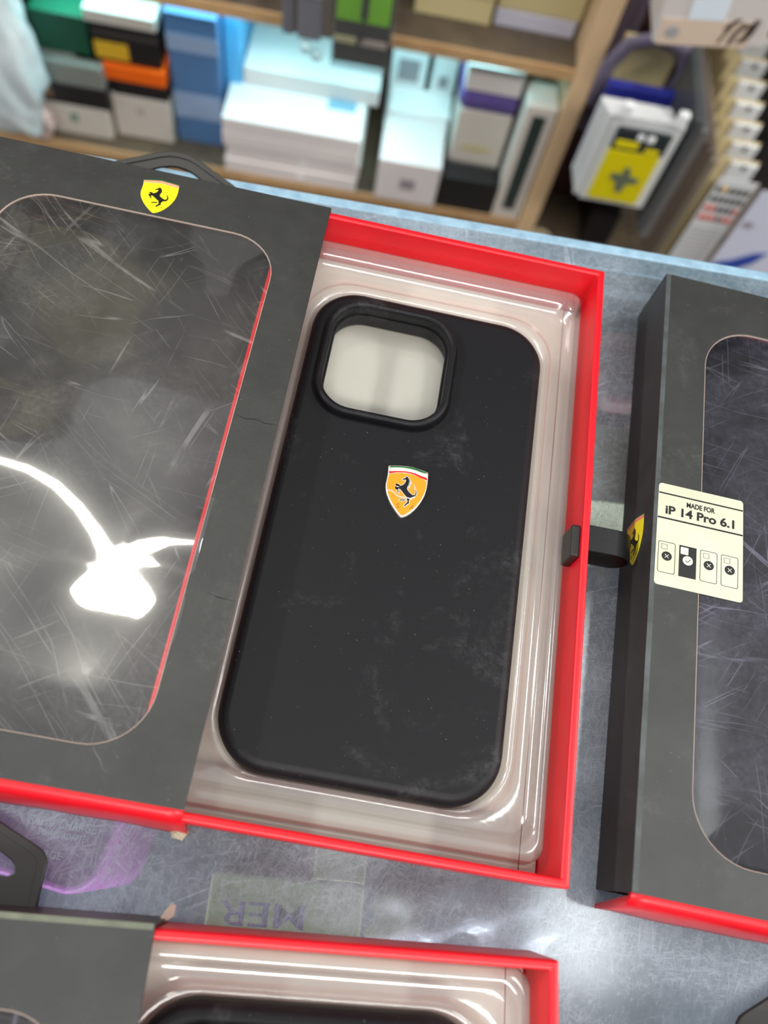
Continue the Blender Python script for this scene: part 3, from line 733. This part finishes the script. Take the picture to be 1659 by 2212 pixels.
M_bag = mat('milky_plastic', (196, 212, 216), .22, spec=.8, var=.2, vscale=26, var_col=(225, 235, 238))
bag('milky plastic bag of stock hanging at the far left edge', -.430, .640, -.400, .040, .03, .100, M_bag, 4)
bag('pinkish small bag on the shelf at the far left', -.418, .662, -.503, .018, .012, .022, mat('pinkish_plastic', (205, 180, 175), .3), 8)

# hanging blister packs in front of the upper shelf (v = V0-.08)
HV = V0-.08
def hang_pack(name, label, u0, u1, z0, z1, v, parts, body_m, thick=.006, group=None, roll=0.):
    cu = (u0+u1)/2
    t = thing(name, label, 'package', uvz(cu, v, z0), CA, group)
    obj('backing_card', box_bm(u0-cu, u1-cu, 0, .0008, 0, z1-z0, .0003), body_m, t)
    for part, a0, a1, b0, b1, mm_, d in parts:
        w, h = u1-u0, z1-z0
        obj(part, box_bm(-w/2+a0*w, -w/2+a1*w, -d, 0, b0*h, b1*h, min(d*.3, .002)), mm_, t)
    return t
LIME = mat('lime_card', (140, 214, 10), .4)
GP = mat('grey_plastic', (112, 112, 118), .35)
CLR = film_mat('clear_pack', tint=(225, 232, 235), haze=.07, scr=0, glow=.02, refl=1.2)
t = hang_pack('accessory_pack', 'lime and black blister pack hanging before the upper shelf', -.074, -.024, -.292, -.17, HV,
   [('lime_panel', .02, .95, .34, .98, LIME, .0015), ('tan_label', .0, .40, .165, .215, CR, .002), ('pink_label', .48, .95, .165, .215, mat('pinkish_label', (190, 165, 155), .5), .002), ('microphone', .45, .57, .38, .62, K1, .006), ('cable', .49, .54, .20, .40, K1, .003), ('clear_cover', -.02, 1.03, .0, 1, CLR, .010)], K1)
t = hang_pack('earphone_pack', 'grey blister pack of black earphones hanging left of the lime pack', -.121, -.076, -.275, -.17, HV+.004,
   [('earphone', .33, .80, .02, .42, GP, .010), ('earphone', .38, .75, .50, .9, K1, .010), ('grey_tray', .02, .25, .0, .4, GP, .004), ('white_clip', -.04, .20, .34, .50, W3, .006), ('white_clip', .42, .78, .40, .47, mat('pinkish_clip', (190, 178, 178), .4), .012)], mat('taupe_card', (120, 112, 104), .5))
# headphone pad rings dangling below the earphone pack
for k, (uu, zz) in enumerate(((-.098, -.281), (-.088, -.287))):
    bm = bmesh.new(); bmesh.ops.create_uvsphere(bm, u_segments=16, v_segments=10, radius=.0055)
    o = obj('ear_tip', bm, mat('pale_teal_rubber', (170, 205, 210), .3), smooth=True); o.location = uvz(uu, HV-.004, zz); tag(o, ['upper of the two pale ear tips below the grey earphone pack', 'lower of the two pale ear tips below the grey earphone pack'][k], 'ear tip', 'ear tips')

# right bay: hooks with packs
RV = .558
YP = mat('yellow_card', (212, 196, 0), .45)
WP = mat('white_pack', (214, 216, 216), .3)
DK = mat('dark_header', (38, 44, 46), .45)
PK = mat('pinkish_white', (214, 205, 205), .4)
PRJ = [('header', .10, .88, .66, .90, DK, .004), ('yellow_panel', .10, .86, .06, .66, YP, .004), ('yellow_tag', .14, .48, .69, .78, YP, .0046), ('yellow_tag', .58, .80, .67, .73, YP, .0046), ('logo_dot', .40, .50, .80, .87, W3, .005), ('logo_dot', .54, .66, .79, .87, W3, .005)]
yp = hang_pack('charger_pack', 'white-framed yellow pack with black header hanging nearest right of the post', .190, .257, -.380, -.278, RV, PRJ, WP)
# adapter picture on it
pic = [(-4, -20), (3, -22), (6, -6), (18, -4), (18, 4), (6, 5), (2, 18), (-4, 18), (-6, 6), (-16, 8), (-18, 0), (-8, -6)]
plate('printed_adapter', [[(x*.8, y*.8+36) for x, y in pic]], 0, .6, 0, mat('slate_print', (96, 104, 84), .5), yp, xf=Matrix.Translation((0, -.0044, 0)) @ Matrix.Rotation(math.pi/2, 4, 'X'))
for s_ in (-1, 1):
    bm = box_bm(s_*.026-.005, s_*.026+.005, -.004, .004, .100, .116, .002); obj('white_clip', bm, W3, yp)
labs = ['white pack directly behind the yellow pack', 'white pack second behind the yellow pack', 'white pack third behind the yellow pack', 'white pack fourth behind the yellow pack']
for k in range(4):
    c = carton('charger_pack', labs[k], 'package', .184-.001*k, .250, RV+.003+.009*k, RV+.010+.009*k, -.379+.001*k, -.281-.003*k, WP, 'white packs behind the yellow one', .001)
for k, (u0, u1, z0, z1, v, m_, lb) in enumerate((
   (.194, .266, -.400, -.305, .632, mat('royal_blue_card', (34, 40, 128), .45), 'royal blue card pack behind the yellow pack'),
   (.200, .256, -.345, -.275, .660, CR, 'cream label pack above the royal blue card'),
   (.150, .0, 0, 0, 0, None, ''))):
    if m_: carton('card_pack', lb, 'package', u0, u1, v, v+.01, z0, z1, m_, bev=.001)
# black adapter in front of the blue card
carton('power_adapter', 'black power adapter hanging before the royal blue card', 'adapter', .206, .248, .598, .620, -.348, -.306, K1, bev=.006)
# grey-violet handled bag: arch over the cream label
bm = bmesh.new()
def arch(bm, pts, r):
    prev = None
    for i, p in enumerate(pts):
        a = Vector(pts[max(0, i-1)]); c = Vector(pts[min(len(pts)-1, i+1)]); d = (c-a).normalized(); side = Vector((0, 1, 0)); up = d.cross(side).normalized()
        cur = [bm.verts.new(Vector(p)+side*(r*.5*math.cos(q*math.pi/4))+up*(r*math.sin(q*math.pi/4))) for q in range(8)]
        if prev:
            for k in range(8): bm.faces.new((prev[k], prev[(k+1) % 8], cur[(k+1) % 8], cur[k]))
        else: bm.faces.new(cur)
        prev = cur
    bm.faces.new(prev)
arch(bm, [(-.036, 0, -.06), (-.038, 0, -.015), (-.026, 0, .012), (0, 0, .022), (.026, 0, .016), (.038, 0, -.006), (.034, 0, -.03)], .008)
o = obj('bag_handle', bm, mat('violet_grey_fabric', (112, 104, 124), .6), smooth=True); o.location = uvz(.230, .655, -.288); o.rotation_euler = (0, 0, CA); tag(o, 'violet-grey arched carrying handle above the cream label pack', 'handle')
carton('travel_bag', 'violet-grey bag hanging beside the post', 'bag', .190, .222, .70, .74, -.42, -.20, mat('violet_bag', (84, 74, 88), .6), bev=.008)
carton('travel_bag', 'dark maroon bag low behind the yellow pack', 'bag', .190, .262, .75, .80, -.56, -.33, mat('maroon_bag', (46, 14, 14), .6), bev=.008)
carton('travel_bag', 'black bag behind the royal blue card', 'bag', .27, .40, .80, .84, -.42, -.20, mat('black_bag', (14, 14, 20), .6), bev=.008)
carton('teal_box', 'dark teal box behind the white bent box corner', 'box', .262, .290, .72, .76, -.34, -.18, mat('dark_teal_carton', (20, 66, 88), .5))
carton('card_pack', 'pinkish-brown pack hanging high beside the post', 'package', .20, .245, .700, .712, -.205, -.14, mat('rose_brown_card', (150, 128, 128), .5))
# grey flat cases seen from the side
gl_ = ['leftmost dark grey flat case seen edge on', 'second grey flat case seen edge on', 'brown-grey flat case seen edge on', 'fourth grey-brown flat case seen edge on', 'flat case nearest the printed white card, seen edge on']
gm = [mat('slate_case', (70, 72, 74), .4), mat('grey_case', (104, 102, 100), .4), mat('brown_grey_case', (84, 72, 64), .4), mat('umber_case', (92, 80, 70), .4), mat('taupe_case', (128, 118, 104), .4)]
for k in range(5):
    carton('flat_case', gl_[k], 'package', .262+.0095*k, .2708+.0095*k, .556+.003*k, .72, -.405-.016*k, -.268-.012*k, gm[k], 'flat cases seen edge on')
# peg of white printed cards
fc = hang_pack('printed_card', 'white carded pack with rows of red and black print, front of the long peg', .312, .352, -.50, -.322, RV-.004, [], WP)
pr = [mat('row_black', (70, 70, 70), .5), mat('row_red', (214, 96, 84), .5), mat('row_amber', (214, 170, 80), .5)]
rp = random.Random(5)
for r_ in range(4):
    for q in range(6):
        mm_ = pr[2] if (r_ == 0 and q == 1) else (pr[1] if r_ >= 1 and rp.random() < .55 else pr[0])
        x = -.017+.006*q+(.0)*r_; z = .178-.010-.0125*r_-.006
        obj('printed_cell', box_bm(x, x+.004, -.0012, 0, z, z+.006), mm_, fc)
for r_ in range(9):
    z = .112-.006*r_; obj('printed_line', box_bm(-.017, .015, -.001, 0, z, z+.0012), GRYD, fc)
M_cardc = mat('cream_backcard', (214, 196, 150), .5)
ords = ['second', 'third', 'fourth', 'fifth', 'sixth', 'seventh', 'eighth', 'ninth', 'tenth', 'eleventh']
proto = None
for k in range(10):
    if proto is None:
        proto = hang_pack('carded_pack', 'x', .3125, .3525, -.50, -.318, RV+.02, [('white_cover', .28, .98, .02, .99, WP, .004), ('hook_slot', .60, .70, .95, .985, K1, .0055)], M_cardc, group='carded packs on the long peg')
        o = proto
    else: o = copy_tree(proto)
    o.location = uvz(.3325+.0018*k-.0, RV+.02+.024*k, -.50+.002*k+.0005*k*k)
    o['label'] = f'white and cream carded pack, {ords[k]} along the long peg from the front'
# blue sea-picture pack at the right edge
sp = hang_pack('picture_pack', 'white pack with blue sea picture at the right edge of the aisle shelf', .354, .44, -.52, -.322, RV-.012, [], mat('ice_white_card', (206, 208, 226), .4))
for poly, z, mm_ in (([(-40, 60), (-25, 54), (-5, 56), (18, 72), (40, 110), (40, 85), (20, 48), (-10, 40), (-40, 46)], .4, mat('sea_blue', (22, 66, 150), .4)),
                     ([(-40, 96), (-24, 104), (-6, 118), (8, 122), (0, 104), (-14, 90), (-40, 84)], .5, mat('royal_wave', (40, 70, 160), .4)),
                     ([(4, 70), (10, 60), (24, 62), (34, 72), (24, 80), (10, 80)], .7, mat('navy_blob', (34, 34, 70), .4)),
                     ([(-38, 150), (-28, 150), (-28, 158), (-38, 158)], .5, GRYD)):
    plate('printed_picture', [poly], 0, z, 0, mm_, sp, xf=Matrix.Translation((0, 0, 0)) @ Matrix.Rotation(math.pi/2, 4, 'X'))
# big white bent box at top right, hanging closest
bb = thing('appliance_box', 'large white box with peach base and scribbled print at the top right corner', 'box', uvz(.186, .54, -.1955), CA)
bb.rotation_euler = (0, math.radians(-8), CA)
obj('body', box_bm(0, .088, 0, .05, 0, .12, .002), mat('peach_white_carton', (208, 200, 196), .4), bb)
obj('peach_band', box_bm(.003, .074, -.0006, .0004, .0005, .022), mat('peach_card', (214, 192, 172), .45), bb)
obj('picture_panel', box_bm(.022, .050, -.0008, .0004, .022, .06), mat('ice_panel', (222, 232, 240), .3), bb)
cir = [(13+5.5*math.cos(a*math.pi/12), 11+5*math.sin(a*math.pi/12)) for a in range(24)]
plate('round_seal', [cir], 0, .9, 0, mat('seal_grey', (160, 160, 162), .5), bb, xf=Matrix.Rotation(math.pi/2, 4, 'X'))
for k, poly in enumerate(([(50, 4), (52, 4), (60, 22), (57, 22)], [(58, 3), (61, 3), (64, 12), (70, 20), (66, 22), (60, 12)], [(64, 4), (72, 6), (76, 14), (78, 24), (74, 24), (71, 14)], [(52, 14), (58, 18), (64, 24), (60, 24), (54, 20)], [(69, 12), (74, 13), (76, 20), (71, 22)])):
    plate('scribbled_print', [poly], 0, .9, 0, mat('brown_ink', (78, 66, 58), .5), bb, xf=Matrix.Rotation(math.pi/2, 4, 'X'))
carton('dark_bag', 'black bag at the right edge under the large white box', 'bag', .385, .46, .66, .72, -.42, -.20, K1, bev=.006)
# tape roll at the foot of the post
bm = bmesh.new(); n = 28; rings = []
for (r_, z) in ((.0175, 0), (.0175, .018), (.0115, .018), (.0115, 0)):
    rings.append([bm.verts.new((r_*math.cos(2*math.pi*k/n), r_*math.sin(2*math.pi*k/n), z)) for k in range(n)])
for a in range(4):
    p, q = rings[a], rings[(a+1) % 4]
    for k in range(n): bm.faces.new((p[k], p[(k+1) % n], q[(k+1) % n], q[k]))
o = obj('tape_roll', bm, mat('tape_cream', (206, 190, 158), .4)); o.location = uvz(.203, .675, -.585); o.rotation_euler = (0, 0, 0); tag(o, 'cream roll of tape lying at the foot of the wooden post', 'tape roll')
carton('black_box', 'black box on the floor board behind the printed card', 'box', .262, .30, .70, .78, -.585, -.53, K1)

wl_ = structure(obj('wall_back', box_bm(-2.5, 2.5, 1.35, 1.40, -.9, 2.3), mat('navy_wall', (30, 34, 46), .6, var=.4, vscale=4, var_col=(44, 48, 58)))); wl_.rotation_euler = (0, 0, CA)
for k, (u0, u1, z0, z1, mm_, lb) in enumerate(((-1.6, -1.15, 1.25, 1.75, mat('stone_board', (150, 142, 130), .6), 'unseen stone-grey reflection board leftmost on the dark wall'), (-1.02, -.62, 1.5, 1.95, mat('olive_board', (150, 150, 96), .6), 'unseen olive reflection board high on the dark wall'), (-.95, -.7, .95, 1.25, mat('rose_board', (170, 104, 92), .6), 'unseen rose reflection board low on the dark wall'), (-.45, -.2, 1.1, 1.8, mat('silver_board', (170, 168, 172), .6), 'unseen silver reflection board rightmost on the dark wall'))):
    bo = obj('reflection_board', box_bm(u0, u1, 1.325, 1.349, z0, z1, .004), mm_); bo.rotation_euler = (0, 0, CA); tag(bo, lb, 'board')  # unseen boards, added to be reflected in the window film

# ------------------------------------------------------------------ light
def area(name, loc, tgt, sx, sy, power, col):
    l = bpy.data.lights.new(name, 'AREA'); l.shape = 'RECTANGLE'; l.size = sx; l.size_y = sy; l.energy = power; l.color = col
    o = bpy.data.objects.new(name, l); C.objects.link(o); o.location = loc
    d = Vector(tgt)-Vector(loc); o.rotation_euler = d.to_track_quat('-Z', 'Y').to_euler(); return o
CAM = Vector((-0.01594495, -0.09517319, 0.2280004))
# lamp whose mirror image falls on the highlight ridge in the window film
pf = Vector((P0F[0]*MM, P0F[1]*MM, H*MM)); dv = (pf-CAM).normalized(); rf = Vector((dv.x, dv.y, -dv.z)); LZ = 1.95
lp0 = pf+rf*((LZ-pf.z)/rf.z)
print('LAMP', lp0)
key = area('ceiling_lamp_key', lp0, lp0+Vector((0, 0, -1)), .22, .12, 6, (1, .97, .86))
key.rotation_euler = (0, 0, math.radians(-30))
def flat(o): o.rotation_euler = (0, 0, 0); return o
flat(area('ceiling_lamp_right', (2.9, .1, 1.95), (0, 0, 0), .3, 1.4, 125, (1, .97, .93)))
flat(area('ceiling_lamp_left', (-2.9, .2, 1.95), (0, 0, 0), .3, 1.4, 125, (.95, .98, 1)))
flat(area('ceiling_lamp_mid', (.76, .22, 1.95), (0, 0, 0), .18, .95, 7, (.95, 1, 1)))
area('ceiling_lamp_near', (.3, -1.5, 1.95), (.3, -.9, 0), 1.6, .4, 52, (1, .97, .92))
led = area('shelf_strip_light', uvz(-.14, .70, -.331), uvz(-.14, .715, -.5), .50, .02, .65, (.45, .93, 1))
area('showcase_fill_light', uvz(.0, -.40, -.015), uvz(0, -.05, -.1), 1.3, .015, 6, (.92, .96, 1))  # unseen fill light, added to brighten the goods under the glass
w = bpy.data.worlds.new('World'); sc.world = w; w.use_nodes = True
bg = w.node_tree.nodes['Background']; bg.inputs[0].default_value = (.93, .95, 1, 1); bg.inputs[1].default_value = .56

# ------------------------------------------------------------------ camera
cd = bpy.data.cameras.new('camera'); cam = bpy.data.objects.new('camera', cd); C.objects.link(cam)
R_ = Matrix(((0.9793055467152538, -0.1964417824322796, -0.04869571118247125), (0.15996988626240494, 0.898706438292868, -0.40833365433201874), (0.12397694004100501, 0.3920935652185283, 0.9115329694817916)))
cam.matrix_world = Matrix.Translation(CAM) @ R_.to_4x4()
cd.sensor_fit = 'VERTICAL'; cd.sensor_height = 36; cd.sensor_width = 27; cd.lens = 1750/2212*36
cd.clip_start = .01; cd.clip_end = 20
axis = -(R_ @ Vector((0, 0, 1)))
cd.dof.use_dof = True; cd.dof.focus_distance = (Vector((0, .0, .015))-CAM).dot(axis); cd.dof.aperture_fstop = 8.5
sc.camera = cam
sc.view_settings.view_transform = 'Standard'; sc.view_settings.look = 'None'; sc.view_settings.gamma = 1; sc.view_settings.use_curve_mapping = False
sc.view_settings.exposure = 0.0
